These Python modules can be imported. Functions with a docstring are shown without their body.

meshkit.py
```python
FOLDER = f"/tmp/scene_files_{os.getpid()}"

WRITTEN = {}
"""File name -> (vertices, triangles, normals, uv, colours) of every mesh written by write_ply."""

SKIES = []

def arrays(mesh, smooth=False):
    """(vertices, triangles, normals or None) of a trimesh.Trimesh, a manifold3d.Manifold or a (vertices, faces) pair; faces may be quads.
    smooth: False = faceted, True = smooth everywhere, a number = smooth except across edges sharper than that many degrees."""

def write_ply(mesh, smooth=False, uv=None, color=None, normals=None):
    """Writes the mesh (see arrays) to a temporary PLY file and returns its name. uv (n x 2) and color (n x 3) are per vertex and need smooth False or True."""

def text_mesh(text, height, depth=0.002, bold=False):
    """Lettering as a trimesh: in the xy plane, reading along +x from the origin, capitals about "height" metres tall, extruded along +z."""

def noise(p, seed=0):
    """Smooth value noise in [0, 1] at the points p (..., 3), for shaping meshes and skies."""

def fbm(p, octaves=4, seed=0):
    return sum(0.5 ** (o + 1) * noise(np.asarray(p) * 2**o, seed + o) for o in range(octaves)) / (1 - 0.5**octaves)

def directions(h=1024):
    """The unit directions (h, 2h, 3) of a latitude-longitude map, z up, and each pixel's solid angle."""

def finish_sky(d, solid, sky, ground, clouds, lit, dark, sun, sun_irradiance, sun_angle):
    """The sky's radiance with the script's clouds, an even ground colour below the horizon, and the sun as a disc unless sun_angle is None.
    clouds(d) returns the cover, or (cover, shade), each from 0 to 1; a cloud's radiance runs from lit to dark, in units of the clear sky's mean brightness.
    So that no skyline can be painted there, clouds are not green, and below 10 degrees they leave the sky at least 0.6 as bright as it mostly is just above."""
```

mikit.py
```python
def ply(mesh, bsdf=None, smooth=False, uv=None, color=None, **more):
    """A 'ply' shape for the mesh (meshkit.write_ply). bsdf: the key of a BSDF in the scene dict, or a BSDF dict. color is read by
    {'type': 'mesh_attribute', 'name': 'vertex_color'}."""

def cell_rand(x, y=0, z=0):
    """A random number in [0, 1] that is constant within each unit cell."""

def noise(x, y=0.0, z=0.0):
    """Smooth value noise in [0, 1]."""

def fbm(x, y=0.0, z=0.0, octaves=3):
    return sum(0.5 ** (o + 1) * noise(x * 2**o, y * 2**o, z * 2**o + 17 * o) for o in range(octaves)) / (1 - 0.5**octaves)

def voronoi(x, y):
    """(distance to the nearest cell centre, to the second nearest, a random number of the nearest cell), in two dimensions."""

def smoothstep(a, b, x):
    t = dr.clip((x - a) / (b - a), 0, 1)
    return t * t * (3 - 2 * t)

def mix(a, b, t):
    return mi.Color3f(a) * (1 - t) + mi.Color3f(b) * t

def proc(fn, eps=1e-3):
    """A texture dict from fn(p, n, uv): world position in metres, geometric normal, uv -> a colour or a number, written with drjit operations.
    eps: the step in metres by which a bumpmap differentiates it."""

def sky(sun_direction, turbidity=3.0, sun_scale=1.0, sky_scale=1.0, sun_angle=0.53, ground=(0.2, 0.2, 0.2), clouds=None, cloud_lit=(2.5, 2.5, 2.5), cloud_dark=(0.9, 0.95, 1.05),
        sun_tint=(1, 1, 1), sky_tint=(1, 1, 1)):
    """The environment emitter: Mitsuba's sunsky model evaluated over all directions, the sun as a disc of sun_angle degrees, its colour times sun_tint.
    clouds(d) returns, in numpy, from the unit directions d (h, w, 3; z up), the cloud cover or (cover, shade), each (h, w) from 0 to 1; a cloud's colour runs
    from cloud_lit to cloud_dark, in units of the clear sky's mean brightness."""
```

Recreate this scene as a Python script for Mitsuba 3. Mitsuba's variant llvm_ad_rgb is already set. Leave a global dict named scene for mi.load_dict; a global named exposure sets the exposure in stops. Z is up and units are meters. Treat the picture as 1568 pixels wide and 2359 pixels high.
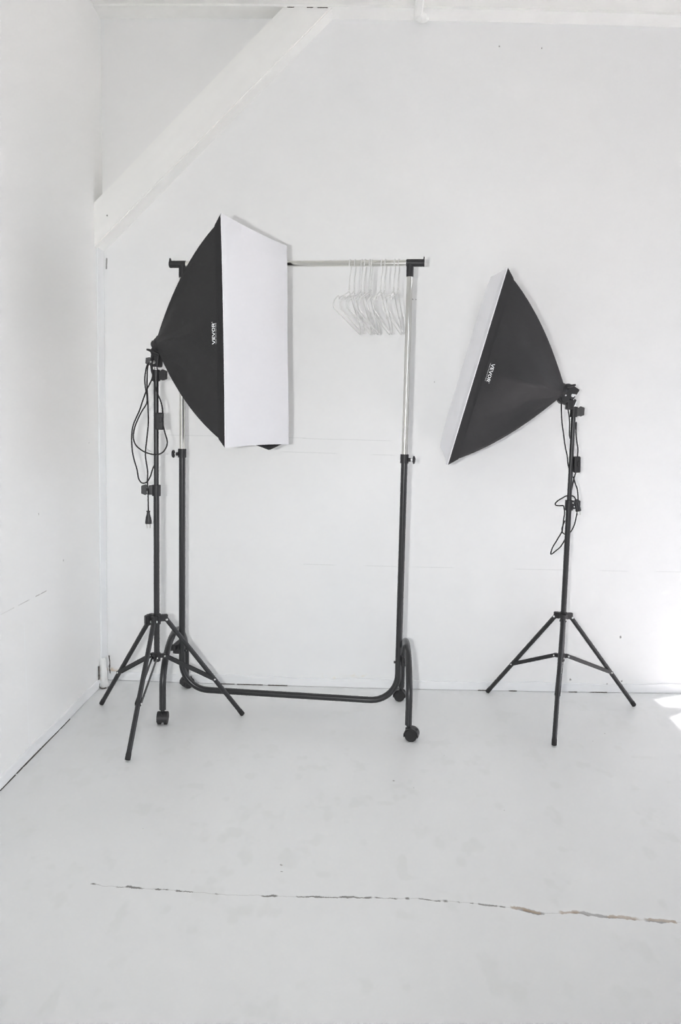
import math, random
import numpy as np, trimesh, mitsuba as mi, drjit as dr
from shapely.geometry import Polygon, Point, LineString, box as sbox
from shapely.ops import unary_union
import mikit, meshkit
from mikit import proc, noise, fbm, smoothstep, mix

random.seed(7); rng = np.random.default_rng(7)
T = mi.ScalarTransform4f
scene, labels = {}, {}

# ------------------------------------------------------------------ camera, sky, flash, exposure
CAM = np.array([0.0, 0.0, 1.0])
PITCH, ROLL, YAW, FOCAL = -0.105, 0.0212, -0.0145, 1860.0          # radians, focal length in pixels of the 1568 wide frame
fw = np.array([math.sin(YAW) * math.cos(PITCH), math.cos(YAW) * math.cos(PITCH), math.sin(PITCH)])
rt = np.cross(fw, [0, 0, 1]); rt /= np.linalg.norm(rt)
up = np.cross(rt, fw)
up = -math.sin(ROLL) * rt + math.cos(ROLL) * up
scene['camera'] = {'type': 'perspective', 'fov': math.degrees(2 * math.atan(784 / FOCAL)), 'fov_axis': 'x', 'near_clip': 0.05, 'far_clip': 200.0,
                   'to_world': T().look_at(origin=CAM.tolist(), target=(CAM + fw).tolist(), up=up.tolist())}
exposure = 3.21
SUN = np.array([1.0, 0.0, 1.0])
scene['sky'] = mikit.sky(SUN.tolist(), turbidity=3.5, sun_scale=1.15, sky_scale=1.5, ground=(0.35, 0.35, 0.34), clouds=lambda d: (0.75 + 0 * d[..., 0], 0.0),
                         cloud_lit=(1.5, 1.48, 1.42), sky_tint=(1.0, 1.0, 1.17), sun_tint=(0.87, 0.98, 1.36))
for k, dx in enumerate((-0.016, 0.0, 0.016)):                        # the camera's own flash, left of the lens in this upright frame
    scene[f'flash_{k}'] = {'type': 'spot', 'cutoff_angle': 46.0, 'beam_width': 14.0, 'intensity': {'type': 'rgb', 'value': [0.30, 0.30, 0.30]},
                           'to_world': T().look_at(origin=[-0.14 + dx, -0.02, 1.0], target=[-0.14 + dx + math.sin(YAW), 1.0, 1.0 + math.tan(PITCH) + 0.05], up=[0, 0, 1])}

# ------------------------------------------------------------------ materials
def two(b): return {'type': 'twosided', 'bsdf': b}
def rgb(*v): return {'type': 'rgb', 'value': list(v)}
def pr(color, rough=0.5, spec=0.5, metal=0.0, **k):
    c = color if isinstance(color, dict) else rgb(*color)
    return two({'type': 'principled', 'base_color': c, 'roughness': rough, 'specular': spec, 'metallic': metal, **k})
def bump(tex, scale, b): return two({'type': 'bumpmap', 'arbitrary': tex, 'scale': scale, 'bsdf': b['bsdf']})

def seg(px, pz, a, b):                                               # distance to a segment
    ax, az = a; bx, bz = b
    t = dr.clip(((px - ax) * (bx - ax) + (pz - az) * (bz - az)) / ((bx - ax) ** 2 + (bz - az) ** 2), 0, 1)
    return dr.sqrt(dr.square(px - ax - t * (bx - ax)) + dr.square(pz - az - t * (bz - az)))

def dots(px, pz, pts):
    m = mi.Float(0)
    for x, z, r in pts:
        m = dr.maximum(m, 1 - smoothstep(r * 0.6, r * 1.1, dr.sqrt(dr.square(px - x) + dr.square(pz - z)) + (noise(px * 400, pz * 400) - 0.5) * r * 0.9))
    return m

WALL = (0.80, 0.802, 0.80)
def wall_back_color(p, n, uv):
    x, z = p.x, p.z
    c = mix((0.79, 0.795, 0.795), (0.812, 0.812, 0.806), smoothstep(0.3, 0.7, fbm(x * 1.3 + 5, z * 1.3, 2.0)))
    br = smoothstep(0.42, 0.62, noise(x * 9, z * 40, 3.0))
    line = mi.Float(0)
    for a, b in (((-0.93, 0.956), (-0.18, 0.956)), ((-0.19, 0.954), (0.19, 0.952)), ((-0.284, 0.903), (0.19, 0.898)), ((-0.18, 0.477), (1.3, 0.476))):
        line = dr.maximum(line, (1 - smoothstep(0.0006, 0.0018, seg(x, z, a, b))) * br)
    c = mix(c, (0.62, 0.63, 0.62), line * 0.55)
    d = dots(x, z, [(0.6, 0.023, .004), (0.655, 0.017, .005), (0.857, 0.048, .004), (1.0, 0.03, .005), (1.057, 0.045, .004), (1.075, 0.032, .003),
                    (0.486, 2.358, .0028), (0.637, 2.356, .0028), (0.204, 1.472, .003), (0.216, 1.471, .0022), (0.294, 1.173, .002), (1.042, 0.219, .005), (0.853, 0.847, .002)])
    c = mix(c, (0.17, 0.16, 0.15), d * 0.8)
    st = (1 - smoothstep(0.0, 0.1, seg(x, z, (-0.1, 0.037), (0.05, 0.04)) * 2.2 + noise(x * 60, z * 60) * 0.1)) * smoothstep(0.35, 0.6, noise(x * 70, z * 110, 9.0))
    c = mix(c, (0.76, 0.68, 0.52), st * 0.45)
    cn = (1 - smoothstep(0.0, 0.045, dr.sqrt(dr.square(x + 0.925) + dr.square(z - 0.015)) + (noise(x * 90, z * 90) - 0.5) * 0.03))
    ck = (1 - smoothstep(0.0015, 0.004, seg(x, z, (-0.928, 1.60), (-0.930, 1.565)) + (noise(x * 300, z * 60) - 0.5) * 0.002))
    c = mix(c, (0.2, 0.19, 0.18), ck * 0.8)
    return mix(c, (0.50, 0.31, 0.13), cn * 0.9)

def wall_left_color(p, n, uv):
    y, z = p.y, p.z
    c = mix((0.81, 0.81, 0.797), (0.825, 0.825, 0.815), smoothstep(0.3, 0.7, fbm(y * 1.7 + 3, z * 1.1, 5.0)))
    br = smoothstep(0.35, 0.6, noise(y * 45, z * 30, 1.0))
    line = (1 - smoothstep(0.0007, 0.0022, seg(y, z, (1.6, 0.479), (2.45, 0.475)))) * br
    c = mix(c, (0.35, 0.34, 0.32), line * 0.55 * smoothstep(2.1, 2.42, y) + line * 0.15)
    streak = 1 - smoothstep(0.002, 0.006, seg(y, z, (2.275, 0.41), (2.297, 0.023)) + (noise(y * 200, z * 20) - 0.5) * 0.004)
    c = mix(c, (0.84, 0.85, 0.85), streak * 0.6)
    d = dots(y, z, [(2.988, 1.05, .005), (2.871, 0.925, .003), (2.60, 0.545, .004), (2.40, 0.72, .0035)])
    return mix(c, (0.33, 0.33, 0.31), d * 0.75)

CRACK = [(-0.56, 1.656), (-0.547, 1.654), (-0.518, 1.647), (-0.461, 1.645), (-0.385, 1.64), (-0.327, 1.634), (-0.251, 1.628), (-0.177, 1.627), (0.009, 1.631), (0.157, 1.634),
         (0.194, 1.628), (0.24, 1.629), (0.285, 1.62), (0.33, 1.616), (0.374, 1.608), (0.408, 1.596), (0.435, 1.595), (0.49, 1.6), (0.55, 1.589), (0.611, 1.583), (0.654, 1.579), (0.76, 1.574), (1.6, 1.53)]
def crack_y(x):
    y = mi.Float(CRACK[0][1])
    for (x0, y0), (x1, y1) in zip(CRACK, CRACK[1:]):
        t = (x - x0) / (x1 - x0)
        y = dr.select(x >= x0, y0 + (y1 - y0) * t, y)
    return y + (noise(x * 60, 0.5) - 0.5) * 0.005 + (noise(x * 230, 4.5) - 0.5) * 0.0025
def floor_color(p, n, uv):
    x, y = p.x, p.y
    c = mix((0.66, 0.668, 0.665), (0.69, 0.697, 0.695), smoothstep(0.3, 0.7, fbm(x * 1.5, y * 1.5, 7.0)))
    c = mix(c, (0.63, 0.64, 0.63), 0.5 * smoothstep(0.62, 0.8, fbm(x * 22, y * 14, 3.0)))
    d = y - crack_y(x)
    on = smoothstep(-0.552, -0.545, x)
    big = smoothstep(0.15, 0.45, x)
    gap = smoothstep(0.46, 0.66, noise(x * 26, 2.0) * 0.6 + noise(x * 110, 8.0) * 0.4 + 0.05 * big)
    wd = (0.0013 + 0.0036 * noise(x * 75, 1.0)) * (1 + 0.9 * big)
    line = on * gap * (1 - smoothstep(wd * 0.6, wd * 1.15, dr.abs(d) + (noise(x * 500, y * 500) - 0.5) * 0.0016))
    faint = on * (1 - smoothstep(0.0005, 0.0018, dr.abs(d))) * 0.5
    c = mix(c, (0.42, 0.42, 0.41), faint)
    c = mix(c, (0.13, 0.125, 0.12), line * 0.85)
    chip = on * smoothstep(0.66, 0.74, noise(x * 21, 31.0) + 0.12 * big - 0.1) * (1 - smoothstep(0.0025, 0.0065, dr.abs(d - 0.002) + (noise(x * 160, y * 160, 3.0) - 0.5) * 0.006))
    c = mix(c, (0.27, 0.185, 0.105), chip * smoothstep(0.1, 0.3, x) * 0.9)
    halo = on * big * (1 - smoothstep(0.004, 0.02, dr.abs(d - 0.008) + (noise(x * 60, y * 60, 6.0) - 0.5) * 0.02))
    c = mix(c, (0.72, 0.72, 0.71), halo * 0.35)
    s = dots(x, y, [(-0.144, 1.751, .0032), (-0.14, 1.724, .0028), (0.135, 2.211, .0035), (0.19, 2.17, .0018), (0.30, 2.40, .002), (0.86, 2.62, .0025), (0.80, 2.55, .002), (-0.5, 1.9, .0015), (0.42, 2.05, .0016)])
    return mix(c, (0.2, 0.2, 0.19), s * 0.75)

scene['m_wall_back'] = pr(proc(wall_back_color), 0.55, 0.35)
scene['m_wall_left'] = pr(proc(wall_left_color), 0.55, 0.35)
scene['m_wall'] = pr(WALL, 0.6, 0.3)
scene['m_floor'] = pr(proc(floor_color), 0.33, 0.5)
scene['m_ceiling'] = pr((0.80, 0.80, 0.775), 0.6, 0.3)
def brace_color(p, n, uv):
    c = mix((0.83, 0.83, 0.81), (0.85, 0.85, 0.83), smoothstep(0.3, 0.7, fbm((p.x + p.z) * 2.0, (p.x - p.z) * 22.0, p.y * 9)))
    d = dots(p.x, p.z, [(-0.895, 1.73, .0032)])
    return mix(c, (0.2, 0.2, 0.18), d * 0.8)
scene['m_brace'] = pr(proc(brace_color), 0.55, 0.35)
scene['m_trim'] = pr((0.79, 0.80, 0.805), 0.5, 0.35)
def rust_color(p, n, uv):
    return mix((0.80, 0.80, 0.785), (0.50, 0.36, 0.20), smoothstep(0.60, 0.78, fbm(p.x * 60, p.y * 60, p.z * 60)) * (1 - smoothstep(0.0, 0.05, p.z)))
scene['m_stub'] = pr(proc(rust_color), 0.5, 0.35)
scene['m_dark'] = pr((0.09, 0.082, 0.075), 0.9, 0.1)
scene['m_black_metal'] = pr((0.022, 0.023, 0.024), 0.30, 0.5)
scene['m_black_plastic'] = pr((0.020, 0.020, 0.021), 0.45, 0.45)
scene['m_rubber'] = pr((0.018, 0.018, 0.018), 0.6, 0.4)
scene['m_chrome'] = pr((0.74, 0.735, 0.69), 0.10, 0.5, 1.0)
scene['m_steel'] = pr((0.80, 0.80, 0.79), 0.22, 0.5, 1.0)
def cloth_color(p, n, uv):
    w = noise(p.x * 900, p.y * 900, p.z * 900)
    return mix((0.016, 0.016, 0.017), (0.027, 0.027, 0.028), w)
scene['m_cloth'] = pr(proc(cloth_color), 0.62, 0.35, sheen=0.25)
scene['m_band'] = pr((0.021, 0.021, 0.022), 0.7, 0.3, sheen=0.3)
scene['m_diffuser'] = pr((0.685, 0.685, 0.705), 0.8, 0.2)
scene['m_silver'] = pr((0.75, 0.75, 0.75), 0.35, 0.5, 0.9)
scene['m_print'] = pr((0.85, 0.85, 0.86), 0.6, 0.3)
scene['m_hanger'] = pr((0.64, 0.64, 0.625), 0.35, 0.5)

# ------------------------------------------------------------------ mesh helpers
def key_of(name):
    if name not in scene and not any(k.startswith(name + '__') for k in scene): return name
    i = 1
    while f'{name}_{i:03d}' in scene or any(k.startswith(f'{name}_{i:03d}__') for k in scene): i += 1
    return f'{name}_{i:03d}'
def obj(name, mesh, m, parent=None, smooth=35, label=None):
    k = key_of((parent + '__' if parent else '') + name)
    scene[k] = mikit.ply(mesh, m, smooth=smooth)
    if label: labels[k] = {'label': label}
    return k
def tag(k, label, cat, group=None):
    labels[k] = {'label': label, 'category': cat}
    if group: labels[k]['group'] = group
def struct(k, label=None):
    labels[k] = {'kind': 'structure'}
    if label: labels[k]['label'] = label
cat = trimesh.util.concatenate
def V(*a): return np.array(a, float)
def unit(v): v = np.asarray(v, float); return v / np.linalg.norm(v)
def frame(x, y, z, o):
    m = np.eye(4); m[:3, 0], m[:3, 1], m[:3, 2], m[:3, 3] = x, y, z, o; return m
def perp(d):
    d = unit(d); a = np.cross(d, [0, 0, 1.0] if abs(d[2]) < 0.9 else [1.0, 0, 0]); a = unit(a); return a, np.cross(d, a)

def sweep(pts, r, n=14, caps=True, closed=False):
    p = np.asarray(pts, float); m = len(p)
    t = np.gradient(p, axis=0) if not closed else np.roll(p, -1, 0) - np.roll(p, 1, 0)
    t /= np.linalg.norm(t, axis=1, keepdims=True)
    a, b = perp(t[0]); rr = np.broadcast_to(r, (m,))
    ang = np.arange(n) * 2 * np.pi / n
    rings = []
    for i in range(m):
        a = a - t[i] * (a @ t[i]); a = unit(a); b = np.cross(t[i], a)
        rings.append(p[i] + rr[i] * (np.cos(ang)[:, None] * a + np.sin(ang)[:, None] * b))
    v = np.concatenate(rings); f = []
    for i in range(m if closed else m - 1):
        j0, j1 = i * n, ((i + 1) % m) * n
        for k in range(n):
            k2 = (k + 1) % n
            f += [[j0 + k, j0 + k2, j1 + k2], [j0 + k, j1 + k2, j1 + k]]
    if caps and not closed:
        v = np.vstack([v, p[0], p[-1]]); c0, c1 = m * n, m * n + 1
        for k in range(n):
            k2 = (k + 1) % n
            f += [[c0, k2, k], [c1, (m - 1) * n + k, (m - 1) * n + k2]]
    return trimesh.Trimesh(v, f, process=False)
def spline(pts, per=6):
    p = np.asarray(pts, float); p = np.vstack([2 * p[0] - p[1], p, 2 * p[-1] - p[-2]]); out = []
    for i in range(1, len(p) - 2):
        for k in range(per):
            t = k / per; a, b, c, d = p[i - 1:i + 3]
            out.append(0.5 * (2 * b + (c - a) * t + (2 * a - 5 * b + 4 * c - d) * t * t + (3 * b - a - 3 * c + d) * t ** 3))
    out.append(p[-2]); return np.array(out)
def lathe(prof, o, axis, n=28):
    """prof: (radius, height) pairs along axis from o."""
    axis = unit(axis); a, b = perp(axis); ang = np.arange(n) * 2 * np.pi / n
    v = np.concatenate([np.asarray(o) + axis * h + max(r, 1e-5) * (np.cos(ang)[:, None] * a + np.sin(ang)[:, None] * b) for r, h in prof]); f = []
    for i in range(len(prof) - 1):
        for k in range(n):
            k2 = (k + 1) % n
            f += [[i * n + k, i * n + k2, (i + 1) * n + k2], [i * n + k, (i + 1) * n + k2, (i + 1) * n + k]]
    m = trimesh.Trimesh(v, f, process=False); m.merge_vertices(); m.fix_normals(); return m
def rod(p0, p1, r, ch=None, n=24):
    p0, p1 = np.asarray(p0, float), np.asarray(p1, float); L = np.linalg.norm(p1 - p0); ch = min(r * 0.2, L * 0.2) if ch is None else ch
    return lathe([(0, 0), (r - ch, 0), (r, ch), (r, L - ch), (r - ch, L), (0, L)], p0, p1 - p0, n)
def pipe(p0, p1, r, wall=0.0015, n=28):
    p0, p1 = np.asarray(p0, float), np.asarray(p1, float); L = np.linalg.norm(p1 - p0)
    return lathe([(r - wall, 0), (r, 0.0003), (r, L - 0.0003), (r - wall, L), (r - wall, L - 0.01), (0, L - 0.01)], p0, p1 - p0, n)
def plate(poly, h, M, ch=0.0008):
    """extrude a shapely polygon by h with chamfered edges, then place with the 4x4 M"""
    inner = poly.buffer(-ch)
    a = trimesh.creation.extrude_polygon(inner, h, engine='earcut')
    b = trimesh.creation.extrude_polygon(poly, h - 2 * ch, engine='earcut'); b.apply_translation([0, 0, ch])
    m = cat([a, b]); m.apply_transform(M); return m
def rbox(size, M=None, r=0.002):
    import manifold3d as m3
    s = np.asarray(size) / 2 - r
    pts = [(x * s[0], y * s[1], z * s[2]) for x in (-1, 1) for y in (-1, 1) for z in (-1, 1)]
    sp = m3.Manifold.sphere(r, 12)
    h = m3.Manifold.batch_hull([sp.translate(q) for q in pts]).to_mesh()
    m = trimesh.Trimesh(h.vert_properties[:, :3], h.tri_verts, process=False)
    if M is not None: m.apply_transform(M)
    return m
def at(o): return frame([1, 0, 0], [0, 1, 0], [0, 0, 1], o)
def capsule_poly(a, b, r): return LineString([a, b]).buffer(r, 10)

# ------------------------------------------------------------------ the room
XL, XR, YB, ZC = -0.942, 3.2, -3.5, 2.447
def wy(x): return 3.034 + 0.02 * x * x                              # the old back wall bows a little
def strip(x0, x1, y_front, y_back, z0, z1, n=48, zj=None):
    """a wall-hugging board between x0 and x1; y_front / y_back: functions of x"""
    xs = np.linspace(x0, x1, n); v, f = [], []
    for i, x in enumerate(xs):
        t = z1 if zj is None else z1 + zj(x)
        v += [[x, y_front(x), z0], [x, y_front(x), t], [x, y_back(x), t], [x, y_back(x), z0]]
        if i:
            a, b = 4 * (i - 1), 4 * i
            for k in range(4):
                k2 = (k + 1) % 4; f += [[a + k, a + k2, b + k2], [a + k, b + k2, b + k]]
    e = 4 * (n - 1); f += [[0, 2, 1], [0, 3, 2], [e, e + 1, e + 2], [e, e + 2, e + 3]]
    m = trimesh.Trimesh(v, f, process=False); m.fix_normals(); return m
struct(obj('floor', trimesh.creation.box(bounds=[[XL - 0.2, YB - 0.2, -0.1], [XR + 0.2, 3.6, 0]]), 'm_floor', smooth=False), 'light grey painted concrete floor with a chipped crack')
struct(obj('wall_back', strip(XL - 0.2, XR + 0.2, wy, lambda x: 3.5, 0, 2.6, 80), 'm_wall_back', smooth=20), 'white painted back wall')
struct(obj('wall_left', trimesh.creation.box(bounds=[[XL - 0.2, YB - 0.2, 0], [XL, 3.5, 2.6]]), 'm_wall_left', smooth=False), 'white painted left wall')
struct(obj('ceiling', trimesh.creation.box(bounds=[[XL - 0.2, YB - 0.2, ZC], [XR + 0.2, 3.5, ZC + 0.15]]), 'm_ceiling', smooth=False), 'white painted ceiling')
def holed(rect, holes, M, th=0.2):
    p = rect
    for h in holes: p = p.difference(h)
    m = trimesh.creation.extrude_polygon(p, th, engine='earcut'); m.apply_transform(M); return m
# right wall with its tall windows (local x = world y, local y = world z)
win_r = [Polygon([(2.905, 0.75), (3.03, 0.75), (3.03, 1.96), (2.975, 2.07), (2.905, 2.06)]), Polygon([(1.95, 0.75), (2.83, 0.75), (2.83, 2.03), (2.785, 2.085), (1.95, 2.12)]), sbox(1.15, 0.75, 1.84, 2.08)]
struct(obj('wall_right', holed(sbox(YB - 0.2, 0, 3.5, 2.6), win_r, frame([0, 1, 0], [0, 0, 1], [1, 0, 0], [XR, 0, 0]), 0.03), 'm_wall', smooth=False))
win_b = [sbox(-0.5, 0.7, 0.75, 2.15), sbox(0.95, 0.7, 2.2, 2.15)]
struct(obj('wall_front', holed(sbox(XL - 0.2, 0, XR + 0.2, 2.6), win_b, frame([1, 0, 0], [0, 0, 1], [0, -1, 0], [0, YB, 0]), 0.1), 'm_wall', smooth=False))

wob = lambda x: 0.0025 * math.sin(11 * x) + 0.0015 * math.sin(37 * x)
struct(obj('baseboard_back', strip(XL, XR, lambda x: wy(x) - 0.006 - 0.001 * math.sin(9 * x), lambda x: wy(x) + 0.02, 0.0015, 0.034, 160, wob), 'm_trim', smooth=25), 'low painted skirting strip of the back wall')
bl = []
for i in range(60):
    pass
def strip_left(y0, y1, n=90):
    ys = np.linspace(y0, y1, n); v, f = [], []
    for i, y in enumerate(ys):
        xf, t = XL + 0.006 + 0.001 * math.sin(13 * y), 0.036 + wob(y * 1.3)
        v += [[xf, y, 0.003], [xf, y, t], [XL - 0.02, y, t + 0.003], [XL - 0.02, y, 0.003]]
        if i:
            a, b = 4 * (i - 1), 4 * i
            for k in range(4):
                k2 = (k + 1) % 4; f += [[a + k, a + k2, b + k2], [a + k, b + k2, b + k]]
    e = 4 * (n - 1); f += [[0, 2, 1], [0, 3, 2], [e, e + 1, e + 2], [e, e + 2, e + 3]]
    m = trimesh.Trimesh(v, f, process=False); m.fix_normals(); return m
struct(obj('baseboard_left', strip_left(YB, 3.0), 'm_trim', smooth=25), 'low painted skirting strip of the left wall')
for y0, y1 in ((1.75, 2.07), (2.08, 2.18), (2.19, 2.23), (2.235, 2.52), (2.53, 2.62)):
    obj('gap', rbox((0.006, y1 - y0, 0.0024), at([XL + 0.0050, (y0 + y1) / 2, 0.0010]), 0.001), 'm_dark', 'baseboard_left', 30, 'dark open joint at the floor')
for x0, x1 in ((-0.50, -0.44), (-0.43, -0.33), (-0.31, -0.235), (0.50, 0.535), (0.62, 0.65), (0.85, 0.885), (0.93, 1.0)):
    xm = (x0 + x1) / 2; obj('gap', rbox((x1 - x0, 0.004, 0.003), at([xm, wy(xm) - 0.006, 0.0014]), 0.001), 'm_dark', 'baseboard_back', 30, 'dark open joint at the floor')
# corner strip: a filled batten between the left wall and the back wall below the brace
cs = []
for z0, z1, w in ((0.10, 0.6, 0.007), (0.6, 1.05, 0.0075), (1.05, 1.63, 0.007)):
    cs.append(rbox((w, 0.075, z1 - z0 + 0.004), at([XL + w / 2 - 0.002, 3.012, (z0 + z1) / 2]), 0.003))
struct(obj('trim_1', cat(cs), 'm_trim', smooth=30), 'painted corner batten')
# wall plate along the top of the back wall
struct(obj('trim_2', strip(XL, XR, lambda x: wy(x) - 0.085, lambda x: wy(x) + 0.05, ZC - 0.008, ZC + 0.02, 60, lambda x: 0), 'm_brace', smooth=20), 'white painted wall plate under the ceiling')
# lump of plaster and a rib below the wall plate
lump = trimesh.creation.icosphere(4, 1.0)
lump.vertices *= V(0.030, 0.030, 0.030)
lump.vertices += (meshkit.fbm(lump.vertices * 60, 3, 4)[:, None] - 0.5) * 0.016 * lump.vertex_normals
lump.apply_translation([0.205, 3.005, ZC + 0.004])
rib = rbox((0.03, 0.30, 0.03), at([0.19, 2.86, ZC - 0.001]), 0.008)
obj('plaster_lump', cat([lump, rib]), 'm_brace', 'ceiling', 40, 'rough plaster lump at the wall joint')

# diagonal timber brace
bp = Polygon([(-0.965, 1.753), (-0.965, 1.598), (-0.09, 2.457), (-0.262, 2.457)])
bm = plate(bp, 0.11, frame([1, 0, 0], [0, 0, 1], [0, -1, 0], [0, 3.064, 0]), 0.004)
k = obj('timber_brace', bm, 'm_brace', smooth=25)
tag(k, 'thick white painted diagonal timber brace in the upper left corner of the back wall', 'beam')
for x, w in ((-0.252, 0.024), (-0.185, 0.022), (-0.150, 0.020), (-0.132, 0.016)): obj('crack', rbox((w, 0.003, 0.003), at([x, 2.9535, ZC - 0.0085]), 0.001), 'm_dark', 'timber_brace', 30, 'dark open joint at the top')

# painted pipe stub in the corner
pts = spline([(-0.925, 2.972, 0.0), (-0.927, 2.962, 0.03), (-0.926, 2.96, 0.06), (-0.929, 2.966, 0.085), (-0.934, 2.975, 0.105)], 8)
st = sweep(pts, np.linspace(0.0155, 0.0105, len(pts)), 18)
st.vertices += (meshkit.fbm(st.vertices * 90, 3, 2)[:, None] - 0.5) * 0.005
k = obj('pipe_stub', st, 'm_stub')
tag(k, 'short lumpy white painted pipe stub at the floor in the left corner', 'pipe')
for q, (gp, gr) in enumerate((([(-0.9395, 2.945, 0.085), (-0.9385, 2.943, 0.05), (-0.938, 2.940, 0.02), (-0.934, 2.938, 0.006), (-0.922, 2.938, 0.0015), (-0.912, 2.948, 0.0015)], 0.0026),
                              ([(-0.910, 2.955, 0.001), (-0.900, 2.965, 0.001), (-0.905, 2.985, 0.001)], 0.0022), ([(-0.9285, 3.036, 0.10), (-0.9255, 3.036, 0.075), (-0.9265, 3.036, 0.05), (-0.924, 3.036, 0.03)], 0.0024))):
    gp = np.array(spline(gp, 6)); rr = gr * (0.35 + 1.1 * meshkit.noise(gp * 120 + q, 5))
    obj('gap', sweep(gp, rr, 8), 'm_dark', 'pipe_stub', 40, 'dark cracked paint around its foot')

# ------------------------------------------------------------------ light stands
def rivet(p, d, r=0.004): return lathe([(r, 0), (r * 0.95, r * 0.35), (r * 0.6, r * 0.7), (0, r * 0.85)], np.asarray(p) - 0.0005 * unit(d), d, 14)
def t_knob(o, axis, flat, L=0.014, W=0.03, th=0.011):
    """wing screw: stem along axis, then a plate whose long side lies along flat"""
    axis = unit(axis); flat = unit(np.asarray(flat) - axis * (np.asarray(flat) @ axis)); third = np.cross(axis, flat); o = np.asarray(o, float)
    stem = lathe([(0, 0), (0.0038, 0), (0.0038, L * 0.7), (0.0062, L * 0.8), (0.0062, L + 0.004), (0, L + 0.004)], o, axis, 18)
    poly = Polygon([(-W / 2, 0), (-W * 0.36, 0.011), (W * 0.36, 0.011), (W / 2, 0), (W * 0.42, -0.005), (W * 0.2, -0.003), (-W * 0.2, -0.003), (-W * 0.42, -0.005)]).buffer(0.0012, 4)
    wing = plate(poly, th, frame(flat, axis, np.cross(flat, axis), o + axis * (L + 0.003) - np.cross(flat, axis) * th / 2), 0.0015)
    return cat([stem, wing])
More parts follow.
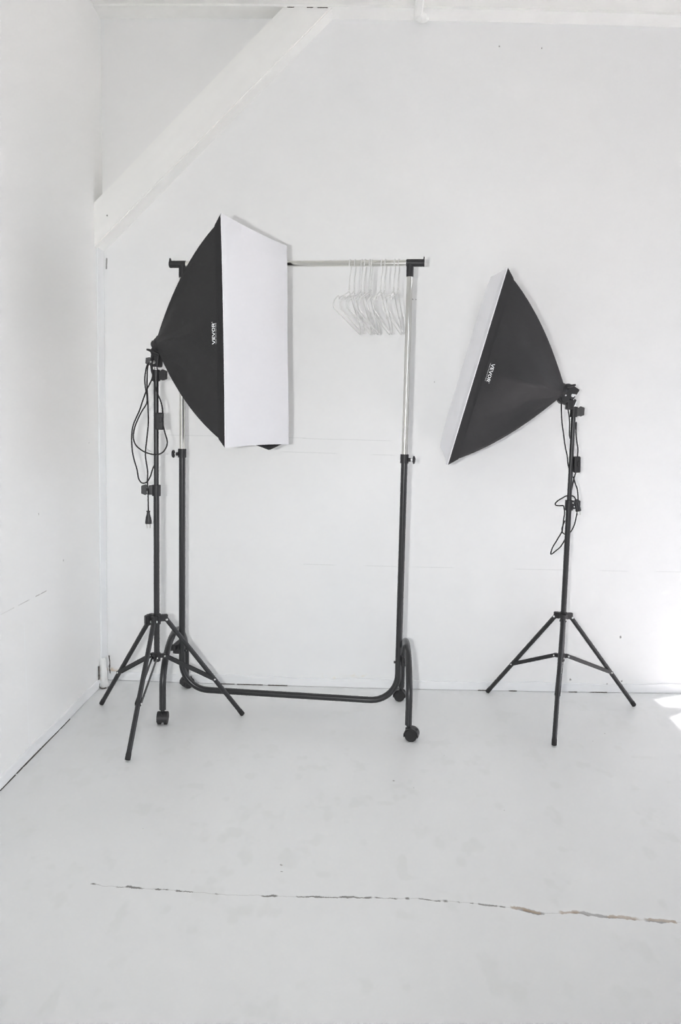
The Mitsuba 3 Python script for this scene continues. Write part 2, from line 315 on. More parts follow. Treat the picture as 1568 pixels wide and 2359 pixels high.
def light_stand(feet, cx, cy, z_hub, z_low, z_lock, z_top, lock_dir, knob_dir, top_dir, label):
    r = key_of('light_stand'); c = V(cx, cy, 0)
    dirs = [unit(V(fx - cx, fy - cy, 0)) for fx, fy in feet]
    # columns
    obj('column', cat([pipe(c + V(0, 0, z_low - 0.014), c + V(0, 0, z_lock), 0.0093)]), 'm_black_metal', r)
    obj('inner_column', rod(c + V(0, 0, z_lock - 0.02), c + V(0, 0, z_top), 0.0077), 'm_black_metal', r)
    def spider(z, h, ring, arm, aw):
        poly = unary_union([Point(0, 0).buffer(ring, 24)] + [capsule_poly((0, 0), (d[0] * arm, d[1] * arm), aw) for d in dirs])
        m = plate(poly, h, frame([1, 0, 0], [0, 1, 0], [0, 0, 1], c + V(0, 0, z)), 0.0015)
        return m
    collar = cat([spider(z_hub - 0.009, 0.021, 0.0155, 0.027, 0.0095), pipe(c + V(0, 0, z_hub - 0.018), c + V(0, 0, z_hub + 0.016), 0.0125, 0.003)])
    hub = obj('upper_hub', collar, 'm_black_plastic', r)
    low = obj('lower_hub', cat([spider(z_low - 0.006, 0.013, 0.013, 0.022, 0.0065), rod(c + V(0, 0, z_low - 0.018), c + V(0, 0, z_low + 0.013), 0.0118)]), 'm_black_plastic', r)
    rv, rl = [], []
    for d, (fx, fy) in zip(dirs, feet):
        s = np.cross([0, 0, 1], d)
        p0 = c + d * 0.031 + V(0, 0, z_hub - 0.004); p1 = V(fx, fy, 0.0)
        ax = unit(p1 - p0); foot = p1 - ax * (0.0085 * np.linalg.norm(ax[:2])) - V(0, 0, 0)
        low_c = V(fx, fy, 0.0075 * np.linalg.norm(ax[:2]) + 0.0006)     # centre of the cut end, its lowest edge on the floor
        leg = obj('leg', rod(p0 - ax * 0.004, low_c, 0.0076, 0.0006), 'm_black_metal', r)
        scene_leg = leg
        obj('foot_cap', lathe([(0.0078, -0.02), (0.0082, -0.019), (0.0082, -0.0008), (0.0070, 0.0004), (0, 0.0004)], low_c, ax, 20), 'm_rubber', scene_leg)
        j = p0 + (low_c - p0) * 0.615
        q = c + d * 0.0245 + V(0, 0, z_low)
        bx = unit(j - q); plates = []
        for sgn in (-1, 1):
            Lb = np.linalg.norm(j - q)
            poly = capsule_poly((0, 0), (Lb, 0), 0.0062)
            nrm = np.cross(bx, np.cross(s, bx)); upv = np.cross(s, bx)
            plates.append(plate(poly, 0.0018, frame(bx, upv, np.cross(bx, upv), q + s * sgn * 0.0083 - np.cross(bx, upv) * 0.0009), 0.0003))
        obj('brace', cat(plates), 'm_black_metal', r)
        for sgn in (-1, 1):
            rv.append(rivet(p0 + s * sgn * 0.0098, s * sgn, 0.0042)); rv.append(rivet(j + s * sgn * 0.0092, s * sgn, 0.0034)); rl.append(rivet(q + s * sgn * 0.0092, s * sgn, 0.0034))
    for q in rv: obj('rivet', q, 'm_steel', hub, 50, 'bright steel rivet')
    for q in rl: obj('rivet', q, 'm_steel', low, 50, 'bright steel rivet')
    if knob_dir is not None:
        kd = unit(knob_dir); obj('knob', t_knob(c + kd * 0.014 + V(0, 0, z_hub + 0.0), kd, [0, 0, 1], 0.012, 0.034, 0.016), 'm_black_plastic', hub)
    # middle lock
    ld = unit(lock_dir); s = np.cross([0, 0, 1], ld)
    body = [pipe(c + V(0, 0, z_lock - 0.020), c + V(0, 0, z_lock + 0.016), 0.0135, 0.003), rbox((0.018, 0.013, 0.030), frame(ld, s, [0, 0, 1], c + ld * 0.015 + V(0, 0, z_lock - 0.001)), 0.002)]
    lk = obj('lock_collar', cat(body), 'm_black_plastic', r)
    obj('knob', t_knob(c + ld * 0.022 + V(0, 0, z_lock), ld, [0, 0, 1], 0.010, 0.032, 0.012), 'm_black_plastic', lk)
    for q in (0, 1): obj('screw', rivet(c + ld * (0.006 + 0.012 * q) - s * 0.0062 * (1 if q else 2.1) + V(0, 0, z_lock + 0.007 - 0.014 * q), -s, 0.003), 'm_steel', lk, 50, 'bright steel screw')
    # top collar and spigot
    td = unit(top_dir); s = np.cross([0, 0, 1], td)
    tc = obj('top_collar', cat([pipe(c + V(0, 0, z_top - 0.036), c + V(0, 0, z_top), 0.0125, 0.003), rbox((0.016, 0.012, 0.028), frame(td, s, [0, 0, 1], c + td * 0.014 + V(0, 0, z_top - 0.018)), 0.002)]), 'm_black_plastic', r)
    obj('knob', t_knob(c + td * 0.016 + V(0, 0, z_top - 0.016), td, [0, 0, 1], 0.004, 0.032, 0.014), 'm_black_plastic', tc)
    obj('spigot', lathe([(0, 0), (0.0075, 0), (0.0075, 0.006), (0.0055, 0.008), (0.0055, 0.013), (0.0075, 0.015), (0.0075, 0.022), (0, 0.022)], c + V(0, 0, z_top - 0.003), [0, 0, 1], 24), 'm_steel', r, 40, 'bright steel spigot')
    tag(r, label, 'light stand', None)
    return r
light_stand([(-0.874, 2.766), (-0.362, 2.696), (-0.649, 2.294)], -0.632, 2.585, 0.363, 0.237, 0.786, 1.168, (-1, -0.15, 0), (-0.75, -0.65, 0), (1, -0.1, 0),
            'black tripod light stand in front of the clothes rack, near the left wall')
light_stand([(0.532, 3.008), (1.052, 2.895), (0.66, 2.495)], 0.752, 2.805, 0.352, 0.208, 0.748, 1.086, (1, 0.5, 0), None, (1, -0.3, 0),
            'black tripod light stand standing alone at the right, by the sunlit wall')

# ------------------------------------------------------------------ softboxes
W2, H2 = 0.215, 0.3175
def cover_point(s, t, d, W=W2, H=H2):
    """s in [0, 4): position round the rim, t in [0, 1]: from the speed ring (0) to the seam (1); local (right, back, up)"""
    k = int(s) % 4; u = s - int(s)
    cs = [(-W, -H), (W, -H), (W, H), (-W, H)]
    a, b = np.array(cs[k]), np.array(cs[(k + 1) % 4])
    rect = (a + (b - a) * u) * 0.922
    ang = math.atan2(rect[1] / H, rect[0] / W)
    circ = 0.026 * np.array([math.cos(ang), math.sin(ang)])
    m = t + 0.34 * t * (1 - t)
    xy = circ + (rect - circ) * m
    q = d + (0.026 - d) * t
    e = 1 - abs(2 * u - 1)                                          # 0 at the rods, 1 mid panel
    fold = (0.023 * e ** 3 - 0.012 * math.sin(math.pi * e) ) * math.sin(math.pi * min(1, t * 1.02)) ** 1.2
    out = rect / np.linalg.norm(rect)
    out = np.array([out[0] if k in (1, 3) else 0, out[1] if k in (0, 2) else 0]); out /= np.linalg.norm(out)
    xy = xy + out * fold
    return np.array([xy[0], q, xy[1]])
def shell(P, th, closed_u=True):
    """a grid of points (rows, columns, 3), closed along the columns, as a thin closed skin"""
    nr, nc = P.shape[:2]; v = P.reshape(-1, 3); f = []
    for i in range(nr - 1):
        for j in range(nc):
            j2 = (j + 1) % nc
            f += [[i * nc + j, i * nc + j2, (i + 1) * nc + j2], [i * nc + j, (i + 1) * nc + j2, (i + 1) * nc + j]]
    o = trimesh.Trimesh(v, f, process=False)
    c = v.mean(0)
    if ((o.triangles_center - c) * o.face_normals).sum() < 0: f = [t[::-1] for t in f]; o = trimesh.Trimesh(v, f, process=False)
    vi = v - o.vertex_normals * th; n = len(v); F = list(f) + [[a + n, c_ + n, b + n] for a, b, c_ in f]
    for row in (0, nr - 1):
        for j in range(nc):
            j2 = (j + 1) % nc; a, b = row * nc + j, row * nc + j2
            F += [[a, b, b + n], [a, b + n, a + n], ]
    return trimesh.Trimesh(np.vstack([v, vi]), F, process=False)
def softbox(c, R, d, seed, sag, logo_side, label, logo_uv):
    r = key_of('softbox'); M = np.eye(4); M[:3, :3] = R; M[:3, 3] = c
    NS = 36
    ss = np.concatenate([k + np.linspace(0, 1, NS, endpoint=False) for k in range(4)])
    ts = np.linspace(0, 1, 40)
    P = np.array([[cover_point(s, t, d) for s in ss] for t in ts])
    # fabric wrinkles
    wr = meshkit.fbm(np.stack([ss[None, :] * 4.3 + 0 * ts[:, None], ts[:, None] * 1.6 + ss[None, :] * 0.6, 0 * ts[:, None] + seed + 0 * ss[None, :]], -1), 3, seed) - 0.5
    g = P - np.array([0, d * 0.55, 0]); g[..., 1] *= 0.6; g /= np.linalg.norm(g, axis=-1, keepdims=True)
    uu_ = np.sin(np.pi * (ss % 1)) ** 0.7
    P = P + g * (wr * 0.055 * np.sin(np.pi * ts)[:, None] * uu_[None, :])[..., None]
    cov = shell(P, 0.0015); cov.apply_transform(M)
    ck = obj('cover', cov, 'm_cloth', r, 40)
    # rim band in front of the seam
    def band(s, t):
        k = int(s) % 4; u = s - int(s); cs4 = [(-W2, -H2), (W2, -H2), (W2, H2), (-W2, H2)]
        a, b = np.array(cs4[k]), np.array(cs4[(k + 1) % 4]); p = a + (b - a) * u
        bow = 1 - 0.018 * math.sin(math.pi * u) * (1 if k in (1, 3) else 0.6)
        p = p * (0.924 + 0.076 * t) * (bow if t > 0.02 else 1)
        zz = p[1]
        if sag and k == 0: zz -= sag * max(0, 1 - abs(p[0] - 0.075) / 0.10) * t
        return np.array([p[0], 0.028 * (1 - t), zz])
    B = np.array([[band(s, t) for s in ss] for t in np.linspace(0, 1, 6)])
    bnd = shell(B, 0.0025); bnd.apply_transform(M); obj('rim_band', bnd, 'm_band', r, 40)
    # diffuser cloth, a closed cushion-like sheet
    nu, nv = 40, 56
    U, Vv = np.meshgrid(np.linspace(-1, 1, nu), np.linspace(-1, 1, nv), indexing='ij')
    bowx = 1 - 0.018 * (1 - Vv ** 2); bowz = 1 - 0.011 * (1 - U ** 2)
    A = U * (W2 + 0.0012) * bowx; Bz = Vv * (H2 + 0.0012) * bowz
    puff = (1 - np.abs(U) ** 10) * (1 - np.abs(Vv) ** 10)
    wq = meshkit.fbm(np.stack([U * 3.0 + Vv * 0.7, Vv * 1.6, 0 * U + seed * 3.1], -1), 4, seed + 9) - 0.5
    fold = np.exp(-((U - 0.93) / 0.03) ** 2) * 0.004
    Q = -0.004 - puff * (0.009 + 0.006 * wq) - fold
    fr = np.stack([A, Q, Bz], -1); bk = np.stack([A, 0 * Q - 0.0006, Bz], -1)
    v = np.vstack([fr.reshape(-1, 3), bk.reshape(-1, 3)]); f = []; n = nu * nv
    for i in range(nu - 1):
        for j in range(nv - 1):
            a = i * nv + j; q4 = [a, a + nv, a + nv + 1, a + 1]
            f += [[q4[0], q4[1], q4[2]], [q4[0], q4[2], q4[3]], [n + q4[0], n + q4[2], n + q4[1]], [n + q4[0], n + q4[3], n + q4[2]]]
    edge = [i * nv for i in range(nu)] + [(nu - 1) * nv + j for j in range(1, nv)] + [i * nv + nv - 1 for i in range(nu - 2, -1, -1)] + [j for j in range(nv - 2, 0, -1)]
    for a, b in zip(edge, edge[1:] + edge[:1]): f += [[a, b, b + n], [a, b + n, a + n]]
    dm = trimesh.Trimesh(v, f, process=False); dm.fix_normals(); dm.apply_transform(M)
    obj('diffuser', dm, 'm_diffuser', r, 50, 'white diffuser cloth')
    # printed name on the near side panel
    s0, t0 = logo_uv
    j = int(np.argmin(np.abs(ss - s0))); i = int(np.argmin(np.abs(ts - t0)))
    p = P[i, j]; ex = unit(P[i, j + 3] - P[i, j - 3]); et = unit(P[i - 3, j] - P[min(i + 2, 39), j])     # et: towards the apex
    ex = unit(ex - et * (ex @ et)); nn = np.cross(ex, et)
    if nn @ np.array([p[0], 0, 0]) < 0: ex = -ex; nn = np.cross(ex, et)
    L = 0.058
    tx = meshkit.text_mesh('VEVOR', 0.0105, 0.0006, bold=True); b = tx.bounds
    tx.apply_translation([-b[0][0], 0, 0]); tx.apply_scale([L / (b[1][0] - b[0][0]), 1, 1])
    reg = trimesh.creation.annulus(0.0006, 0.0013, 0.0006); reg.apply_translation([L + 0.003, 0.0098, 0.0003])
    sub = meshkit.text_mesh('TOUGH TOOLS, HALF PRICE', 0.0024, 0.0006); b = sub.bounds
    sub.apply_translation([-b[0][0], -0.0056, 0]); sub.apply_scale([L / (b[1][0] - b[0][0]), 1, 1])
    lg = cat([tx, reg, sub]); lg.apply_translation([-L / 2, 0, 0.0014])
    F = np.eye(4); F[:3, 0], F[:3, 1], F[:3, 2], F[:3, 3] = ex, et, nn, p
    lg.apply_transform(M @ F)
    obj('lettering', lg, 'm_print', ck, False, 'white printed lettering')
    tag(r, label, 'softbox')
    return r, M
RL = np.array([[0.3327, -0.9427, -0.0232], [0.943, 0.3329, -0.0035], [0.0111, -0.0207, 0.9997]])
RR = np.array([[-0.0477, 0.9693, 0.241], [-0.9921, -0.0178, -0.1245], [-0.1164, -0.245, 0.9625]])
cL, dL = V(-0.2978, 2.4699, 1.255), 0.3384
cR, dR = V(0.3953, 2.8058, 1.2154), 0.3188
sbL, ML = softbox(cL, RL, dL, 3, 0.019, 3, 'upright black softbox with a wide white front in front of the chrome rail', (3.5, 0.965))
sbR, MR = softbox(cR, RR, dR, 11, 0.0, 1, 'tilted black softbox at the right with its white front turned away to the left', (1.5, 0.96))

def cord(sb, name, pts, r=0.0021):
    return obj(name, sweep(spline(pts, 5), r, 10), 'm_rubber', sb, 60)
def lamp_head(sb, A, R, cx, cy, z_top, tilt):
    n = -R[:, 1]; rr = R[:, 0]; uu = R[:, 2]; c = V(cx, cy, 0)
    hk = obj('lamp_holder', cat([lathe([(0, 0.030), (0.010, 0.030), (0.0125, 0.027), (0.0135, 0.020), (0.019, 0.016), (0.022, 0.010), (0.023, 0.004), (0.028, 0.004), (0.028, -0.010), (0.02, -0.014), (0, -0.014)], A, -n, 32)]), 'm_black_plastic', sb)
    bz = z_top + 0.040                                                # the bracket on the spigot
    side = unit(np.cross([0, 0, 1], n)); fwd = np.cross(side, [0, 0, 1])
    piv = (A - n * 0.012) - uu * 0.024
    bw = V(0, 0, 1)
    if tilt: bw = unit(uu * 0.75 - n * 0.65)
    sg = -1 if side[1] > 0 else 1                                    # the side facing the room
    base = c + V(0, 0, z_top + 0.009)
    ctr = base + (piv - base) * 0.42
    ax = unit(piv - base); f2 = unit(np.cross(side, ax))
    obj('bracket', cat([rbox((0.030, 0.030, np.linalg.norm(piv - base) * 0.86), frame(f2, side, ax, ctr), 0.004),
                        rod(piv - side * 0.0165, piv + side * 0.0165, 0.0165, 0.002), rbox((0.016, 0.022, 0.026), frame(f2, side, uu, piv + uu * 0.010), 0.003)]), 'm_black_plastic', hk)
    for off, rr_, dep in ((0.0, 0.0058, 0.0175), (0.011, 0.0035, 0.0168)): obj('screw', rod(ctr + sg * side * 0.0145 - ax * 0.006 - f2 * off, ctr + sg * side * dep - ax * 0.006 - f2 * off, rr_, 0.0008), 'm_steel', hk, 40, 'bright steel screw')
    return hk, piv, side, f2, ax, ctr
AL = cL + RL[:, 1] * dL; AR = cR + RR[:, 1] * dR
hk, piv, side, f2, ax, ctr = lamp_head(sbL, AL, RL, -0.632, 2.585, 1.168, False)
obj('knob', t_knob(V(-0.6385, 2.583, 1.193), V(-1, -0.12, 0.08), [0.1, 0, 1], 0.010, 0.022, 0.012), 'm_black_plastic', hk)
obj('lever', cat([sweep([(-0.655, 2.562, 1.229), (-0.645, 2.560, 1.226), (-0.630, 2.559, 1.219), (-0.616, 2.559, 1.214)], [0.0028, 0.004, 0.0045, 0.003], 12)]), 'm_black_plastic', hk)
ck = cord(sbL, 'power_cord', [(-0.6224, 2.575, 1.2556), (-0.6305, 2.585, 1.2538), (-0.6368, 2.58, 1.238), (-0.6396, 2.575, 1.2087), (-0.6382, 2.56, 1.1808), (-0.6364, 2.563, 1.1477), (-0.63, 2.565, 1.1144), (-0.6239, 2.57, 1.0925), (-0.6155, 2.57, 1.0733), (-0.61, 2.568, 1.0568), (-0.6058, 2.562, 1.0375), (-0.6051, 2.562, 0.9986), (-0.5996, 2.565, 0.9709), (-0.5926, 2.565, 0.9459), (-0.5935, 2.565, 0.9291), (-0.6025, 2.565, 0.912), (-0.6131, 2.565, 0.9035), (-0.6272, 2.565, 0.8998), (-0.6449, 2.567, 0.9013), (-0.6688, 2.57, 0.9091), (-0.6898, 2.575, 0.9225), (-0.7005, 2.578, 0.9377), (-0.7043, 2.58, 0.9573), (-0.6993, 2.58, 0.9855), (-0.6879, 2.58, 1.0138), (-0.6764, 2.58, 1.0364), (-0.6636, 2.58, 1.0562), (-0.6594, 2.58, 1.0702), (-0.6602, 2.578, 1.0896), (-0.6633, 2.574, 1.1115), (-0.6646, 2.572, 1.1363), (-0.6615, 2.57, 1.1611), (-0.6569, 2.572, 1.1806), (-0.6522, 2.578, 1.188), (-0.6502, 2.59, 1.1834), (-0.6494, 2.598, 1.1632), (-0.6444, 2.606, 1.1387), (-0.6389, 2.606, 1.0715), (-0.6378, 2.606, 0.9868), (-0.6375, 2.606, 0.8901), (-0.6409, 2.6, 0.8675), (-0.6477, 2.598, 0.8503), (-0.6549, 2.598, 0.8273), (-0.6645, 2.596, 0.8106), (-0.676, 2.596, 0.8055), (-0.6855, 2.594, 0.8097), (-0.6926, 2.594, 0.8238), (-0.6962, 2.592, 0.8495), (-0.706, 2.592, 0.8835), (-0.7115, 2.592, 0.9146), (-0.7127, 2.592, 0.957), (-0.7063, 2.59, 0.9938), (-0.6876, 2.59, 1.0363), (-0.6756, 2.588, 1.0701), (-0.6622, 2.586, 1.1038), (-0.6465, 2.59, 1.1389), (-0.6446, 2.594, 1.16), (-0.6498, 2.594, 1.1824), (-0.6544, 2.59, 1.1881), (-0.6583, 2.584, 1.1759), (-0.6601, 2.584, 1.1482), (-0.6608, 2.584, 1.1149), (-0.6592, 2.585, 1.0815), (-0.6579, 2.585, 1.0425), (-0.6572, 2.585, 1.0004), (-0.6611, 2.585, 0.9582), (-0.6657, 2.58, 0.9046), (-0.663, 2.58, 0.8736), (-0.6583, 2.578, 0.8454), (-0.6545, 2.56, 0.8123), (-0.6533, 2.559, 0.7955), (-0.6541, 2.566, 0.7753), (-0.6558, 2.575, 0.7176)])
obj('switch', cat([rbox((0.025, 0.016, 0.054), at([-0.6155, 2.562, 1.006]), 0.004), rbox((0.009, 0.006, 0.016), at([-0.610, 2.5535, 1.010]), 0.0015)]), 'm_black_plastic', ck)
def plug(ck, o, axis, across):
    axis = unit(axis); across = unit(np.asarray(across) - axis * (np.asarray(across) @ axis)); third = np.cross(axis, across)
    m = lathe([(0, 0), (0.0055, 0), (0.0065, 0.002), (0.0045, 0.005), (0.0055, 0.012), (0.0085, 0.022), (0.0102, 0.034), (0.0105, 0.040), (0.009, 0.0425), (0, 0.0425)], [0, 0, 0], [0, 0, 1], 24)
    m.vertices[:, 1] *= 0.68
    m.apply_transform(frame(across, third, axis, o)) ; m.fix_normals()
    obj('plug', m, 'm_black_plastic', ck)
    for s in (-1, 1): obj('pin', rod(o + axis * 0.041 + across * s * 0.0048, o + axis * 0.056 + across * s * 0.0048, 0.0017), 'm_chrome', ck, 40, 'bright metal pin')
plug(ck, V(-0.6558, 2.575, 0.7185), (0.01, 0, -1), (1, 0.1, 0))

hk, piv, side, f2, ax, ctr = lamp_head(sbR, AR, RR, 0.752, 2.805, 1.086, True)
obj('lever', cat([sweep([(0.716, 2.773, 1.150), (0.727, 2.772, 1.152), (0.738, 2.772, 1.156), (0.745, 2.773, 1.158)], [0.004, 0.005, 0.0042, 0.003], 12), rod((0.7245, 2.784, 1.146), (0.7245, 2.816, 1.146), 0.0165, 0.002)]), 'm_black_plastic', hk)
obj('housing', cat([rbox((0.036, 0.030, 0.044), frame(unit([0.85, 0, -0.52]), [0, 1, 0], unit([0.52, 0, 0.85]), [0.737, 2.797, 1.133]), 0.004),
                    rbox((0.024, 0.028, 0.034), at([0.7345, 2.797, 1.092]), 0.004), rod((0.716, 2.781, 1.113), (0.716, 2.812, 1.113), 0.015, 0.002)]), 'm_black_plastic', hk)
for x, z, q in ((0.7395, 1.1225, 0.0058), (0.7465, 1.124, 0.0036), (0.7155, 1.1225, 0.003)): obj('screw', rod((x, 2.783, z), (x, 2.7785, z), q, 0.0006), 'm_steel', hk, 40, 'bright steel screw')
ck = cord(sbR, 'power_cord', [(0.7168, 2.79, 1.1075), (0.7224, 2.793, 1.0939), (0.7297, 2.79, 1.0693), (0.737, 2.795, 1.0336), (0.7442, 2.815, 0.9866), (0.7532, 2.824, 0.9783), (0.7618, 2.82, 1.0063), (0.764, 2.812, 1.0330), (0.7645, 2.808, 0.9953), (0.7696, 2.81, 0.9649), (0.7741, 2.81, 0.9427), (0.7735, 2.808, 0.912), (0.7702, 2.808, 0.8615), (0.7663, 2.812, 0.8389), (0.7646, 2.818, 0.816), (0.763, 2.826, 0.7954), (0.757, 2.828, 0.7912)])
obj('switch', cat([rbox((0.023, 0.018, 0.056), frame(unit([1, 0, 0.04]), [0, 1, 0], unit([-0.04, 0, 1]), [0.7715, 2.803, 0.888]), 0.004), rbox((0.010, 0.006, 0.016), at([0.7755, 2.7935, 0.89]), 0.0015)]), 'm_black_plastic', ck)
ck2 = cord(sbR, 'power_cord', [(0.7016, 2.795, 1.1233), (0.7039, 2.79, 1.1097), (0.7044, 2.785, 1.0739), (0.7084, 2.785, 1.0329), (0.7159, 2.785, 0.9918), (0.7235, 2.785, 0.9505), (0.7334, 2.79, 0.9174), (0.740, 2.8, 0.8894), (0.7530, 2.824, 0.866), (0.7604, 2.828, 0.8477), (0.7658, 2.815, 0.8413), (0.7698, 2.81, 0.8249), (0.7769, 2.802, 0.8026), (0.7797, 2.795, 0.7689), (0.7797, 2.795, 0.7321), (0.7772, 2.802, 0.698), (0.7747, 2.81, 0.675), (0.7684, 2.824, 0.6516), (0.7560, 2.826, 0.6357), (0.7390, 2.81, 0.6119), (0.728, 2.805, 0.5975), (0.7113, 2.803, 0.5831), (0.6999, 2.803, 0.5737), (0.6969, 2.803, 0.5771), (0.7022, 2.803, 0.5972), (0.7177, 2.803, 0.6261), (0.7323, 2.805, 0.6533), (0.7343, 2.805, 0.669), (0.736, 2.804, 0.6973), (0.7360, 2.796, 0.72), (0.7310, 2.79, 0.7403), (0.7271, 2.79, 0.7455), (0.7159, 2.795, 0.7444), (0.7047, 2.797, 0.7462), (0.703, 2.797, 0.7526), (0.7128, 2.799, 0.7625), (0.7296, 2.801, 0.7726), (0.7377, 2.803, 0.7774), (0.7463, 2.816, 0.7778), (0.759, 2.826, 0.7792), (0.771, 2.815, 0.775), (0.7730, 2.797, 0.7650)])
plug(ck2, V(0.7722, 2.793, 0.768), (0.25, -0.05, -1), (1, 0.3, 0))
obj('cable_tie', sweep(spline([(0.7430, 2.815, 0.690), (0.7387, 2.806, 0.6851), (0.7324, 2.803, 0.6702), (0.7311, 2.803, 0.6606), (0.7351, 2.804, 0.6492), (0.7411, 2.808, 0.6451), (0.7450, 2.815, 0.6428)], 5), 0.0018, 10), 'm_rubber', ck2, 60)

# ------------------------------------------------------------------ clothes rack
rk = key_of('clothes_rack')
PL, PR = V(-0.588, 2.77, 0), V(0.1695, 2.69, 0); U = unit(PR - PL); Nn = np.array([-U[1], U[0], 0.0])
ZL, ZR = 1.531, 1.533
bend, zb = 0.095, 0.067
pts = [PL + V(0, 0, 0.90)]
pts += [PL + V(0, 0, z) for z in (0.6, 0.3, zb + bend + 0.02)]
pts += [PL + U * (bend - bend * math.cos(a)) + V(0, 0, zb + bend - bend * math.sin(a)) for a in np.linspace(0, math.pi / 2, 14)]
pts += [PL + U * x + V(0, 0, zb) for x in np.linspace(bend + 0.03, np.linalg.norm(PR - PL) - bend - 0.03, 10)]
pts += [PR - U * (bend - bend * math.cos(a)) + V(0, 0, zb + bend - bend * math.sin(a)) for a in np.linspace(math.pi / 2, 0, 14)]
pts += [PR + V(0, 0, z) for z in (zb + bend + 0.02, 0.3, 0.6, 0.90)]
obj('base_frame', sweep(pts, 0.0108, 24), 'm_black_metal', rk, 40)
for P0, zt in ((PL, ZL), (PR, ZR)):
    obj('upper_post', rod(P0 + V(0, 0, 0.86), P0 + V(0, 0, zt - 0.01), 0.0096), 'm_chrome', rk, 40, 'shiny chrome post')
obj('rail', rod(PL + V(0, 0, ZL) + U * 0.0, PR + V(0, 0, ZR), 0.0096), 'm_chrome', rk, 40, 'shiny chrome rail')
for P0, zt, o in ((PL, ZL, -1), (PR, ZR, 1)):
    cc = P0 + V(0, 0, zt)
    tj = obj('tee_joint', cat([rod(cc - U * o * 0.0125, cc + U * o * 0.044, 0.0118, 0.0015), rod(cc, cc - V(0, 0, 0.044), 0.0116, 0.0012)]), 'm_black_plastic', rk)
    e = cc + U * o * 0.043
    fl = plate(unary_union([Point(0, 0).buffer(0.0122, 20), capsule_poly((0, 0), (0, 0.0115), 0.0085)]), 0.003, frame(Nn, [0, 0, 1], U * 1.0, e), 0.0006)
    obj('end_flange', fl, 'm_black_plastic', tj)
    lk = obj('lock_collar', cat([pipe(P0 + V(0, 0, 0.884), P0 + V(0, 0, 0.914), 0.0138, 0.004), rod(P0 + U * o * 0.012 + V(0, 0, 0.896), P0 + U * o * 0.021 + V(0, 0, 0.896), 0.0062)]), 'm_black_plastic', rk)
    obj('screw', rod(P0 + U * o * 0.018 + V(0, 0, 0.896), P0 + U * o * 0.029 + V(0, 0, 0.896), 0.0028), 'm_steel', lk, 40, 'bright steel screw')
    kb = lathe([(0, 0.027), (0.005, 0.027), (0.0132, 0.029), (0.0138, 0.031), (0.012, 0.034), (0.006, 0.036), (0, 0.036)], P0 + V(0, 0, 0.896), U * o, 24)
    obj('knob', kb, 'm_black_plastic', lk)
casters = {-1: ((2.599, 4, 0.0), (2.978, -50, 0.004)), 1: ((2.519, 76, -0.011), (2.897, 80, 0.006))}
def caster(parent, p, yaw, off):
    """twin wheel caster under the point p (z = bottom of the leg); yaw: where its axle points, degrees"""
    a = V(math.cos(math.radians(yaw)), math.sin(math.radians(yaw)), 0); f = np.cross([0, 0, 1], a)
    R = 0.0200
    ctr = V(p[0], p[1], R) + f * off
    ck = obj('caster', cat([rod(V(p[0], p[1], 0.036), V(p[0], p[1], p[2] + 0.004), 0.0045), lathe([(0, 0), (0.0062, 0), (0.0062, 0.003), (0.0045, 0.004), (0, 0.004)], V(p[0], p[1], p[2] - 0.005), [0, 0, 1], 20)]), 'm_black_metal', parent)
    # hood: a half ring over the two wheels
    arc = [(math.cos(t) * (R + 0.0035), math.sin(t) * (R + 0.0035)) for t in np.linspace(math.radians(-14), math.radians(194), 30)] + [(math.cos(t) * (R + 0.0012), math.sin(t) * (R + 0.0012)) for t in np.linspace(math.radians(194), math.radians(-14), 30)]
    hood = plate(Polygon(arc), 0.0345, frame(f, [0, 0, 1], np.cross(f, [0, 0, 1]), ctr - np.cross(f, [0, 0, 1]) * 0.01725), 0.0006)
    web = rbox((2 * R, 0.006, R * 1.5), frame(f, np.cross([0, 0, 1], f), [0, 0, 1], ctr + V(0, 0, R * 0.32)), 0.002)
    obj('hood', cat([hood, web]), 'm_black_plastic', ck)
    for s in (-1, 1):
        obj('wheel', lathe([(0, -0.0062), (R - 0.002, -0.0062), (R, -0.0045), (R, 0.0045), (R - 0.003, 0.0062), (R - 0.006, 0.0055), (0, 0.0055)], ctr + a * s * 0.0108, a * s, 32), 'm_rubber', ck)
for o, P0, xl in ((-1, PL, -0.6165), (1, PR, 0.1965)):
    (yf, wf, of), (yb, wb, ob) = casters[o]
    ym = (yf + yb) / 2; h = (yb - yf) / 2; zt = 0.268
    arch = [V(xl, yf, 0.050), V(xl, yf, 0.09), V(xl, yf, 0.13)]
    arch += [V(xl, ym - h * math.cos(a), 0.125 + (zt - 0.125) * math.sin(a) ** 1.12) for a in np.linspace(0.10, math.pi - 0.10, 40)]
    arch += [V(xl, yb, 0.13), V(xl, yb, 0.09), V(xl, yb, 0.050)]
    lg = obj('leg', sweep(arch, 0.0108, 22), 'm_black_metal', rk, 45)
    zc = 0.205
    cb = obj('clamp', cat([rbox((0.036, 0.026, 0.030), frame(U, Nn, [0, 0, 1], P0 + U * o * 0.017 + Nn * 0.016 + V(0, 0, zc)), 0.003), rbox((0.016, 0.10, 0.02), frame(U, Nn, [0, 0, 1], P0 + U * o * 0.026 + Nn * 0.03 + V(0, 0, zc + 0.012)), 0.004)]), 'm_black_plastic', rk)
    for b0, b1 in ((-0.010, -0.016), (0.034, 0.043)): obj('bolt', rod(P0 + U * o * b0 + V(0, 0, zc), P0 + U * o * b1 + V(0, 0, zc), 0.004), 'm_black_metal', cb)
    caster(rk, (xl, yf, 0.050), wf, of); caster(rk, (xl, yb, 0.050), wb, ob)
tag(rk, 'black and chrome garment rack on casters between the two light stands', 'clothes rack')

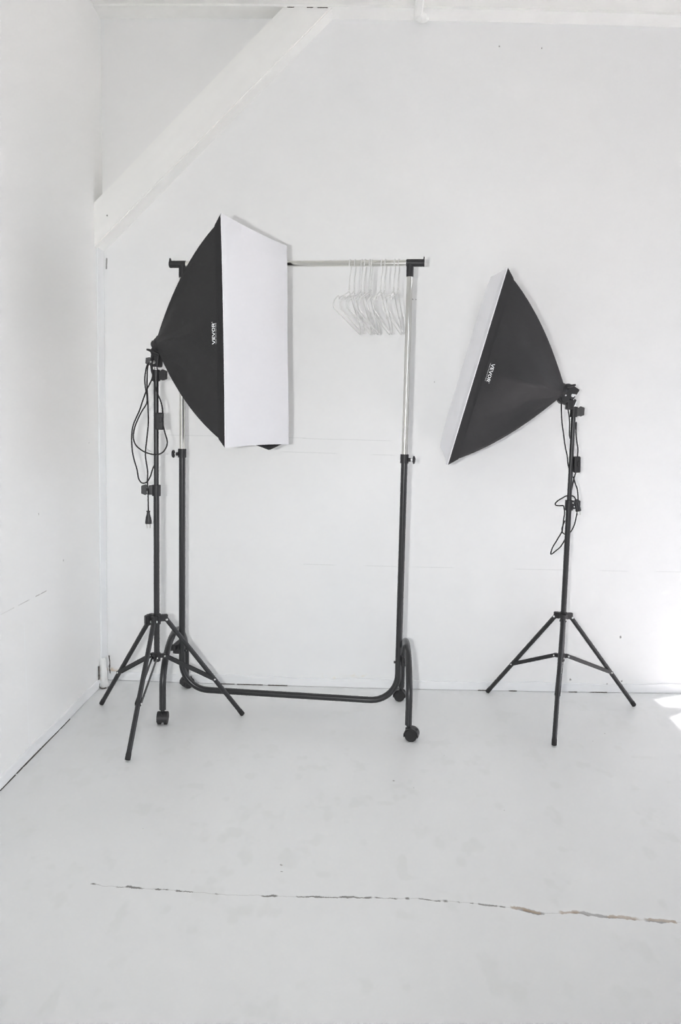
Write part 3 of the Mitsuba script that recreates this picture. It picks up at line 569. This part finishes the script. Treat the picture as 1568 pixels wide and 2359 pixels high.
# ------------------------------------------------------------------ hangers
def hanger_mesh():
    """wire hanger in its own plane: (along, up) with the hook's centre at the origin, far arm at + along"""
    R = 0.0125; hook = [(-0.0145, -0.012), (-0.0140, -0.004)] + [(R * 1.02 * -math.cos(a), R * math.sin(a)) for a in np.linspace(0.2, math.pi - 0.1, 12)] + [(0.0138, -0.012), (0.011, -0.026), (0.004, -0.040), (0.0, -0.055), (0.0, -0.088)]
    hk = np.array([[0.0, x, z] for x, z in hook]); a = sweep(spline(hk, 4), 0.0019, 10)
    half = [(0.004, -0.091), (0.02, -0.100), (0.075, -0.123), (0.118, -0.139), (0.131, -0.149), (0.141, -0.142), (0.150, -0.145), (0.178, -0.160), (0.194, -0.172), (0.198, -0.181), (0.193, -0.189), (0.175, -0.192), (0.09, -0.192)]
    lp = [(x, z) for x, z in half] + [(-x, z) for x, z in reversed(half)]
    lp = np.array([[0.0, x, z] for x, z in lp]); n = len(lp)
    P = np.vstack([lp[-2:], lp, lp[:3]]); s = spline(P, 4)[8:8 + 4 * n]
    b = sweep(s, 0.0019, 10, closed=True)
    tw = sweep([(0.0016 * math.cos(t), 0.0016 * math.sin(t), -0.074 - 0.0016 * t / 1.5) for t in np.linspace(0, 14, 50)], 0.0017, 8)
    return a, cat([b, tw])
hxs = [-0.024, -0.008, 0.014, 0.0245, 0.0405, 0.047, 0.0785, 0.0905, 0.1205, 0.1335]
hph = [12.6, 11.6, 12.4, 13.4, 12.0, 11.2, 12.6, 11.6, 11.8, 11.4]
htl = [5.4, 5.0, 5.8, 5.2, 5.7, 5.0, 5.5, 5.2, 5.6, 5.1]
names = ['leftmost white wire hanger in the row on the chrome rail', 'second white wire hanger from the left end of the row', 'third white wire hanger from the left end of the row', 'fourth white wire hanger from the left end of the row', 'fifth white wire hanger from the left end of the row',
         'fifth white wire hanger counted from the right post', 'fourth white wire hanger counted from the right post', 'third white wire hanger counted from the right post', 'second white wire hanger counted from the right post', 'white wire hanger hanging closest to the right post']
hook_m, frame_m = hanger_mesh()
hook_p, frame_p = mikit.ply(hook_m, 'm_hanger', smooth=60), mikit.ply(frame_m, 'm_hanger', smooth=60)
for x, ph, tl, nm in zip(hxs, hph, htl, names):
    kx = key_of('wire_hanger')
    t = (x - PL[0]) / (PR[0] - PL[0]); o = PL + (PR - PL) * t + V(0, 0, ZL + (ZR - ZL) * t - 0.0008)
    M = T().translate([float(o[0]), float(o[1]), float(o[2])]).rotate([0, 0, 1], -ph).rotate([1, 0, 0], -tl)
    scene[kx + '__hook'] = {**hook_p, 'to_world': M}; scene[kx + '__shoulder_frame'] = {**frame_p, 'to_world': M}
    tag(kx, nm, 'hanger', 'white wire hangers on the chrome rail')
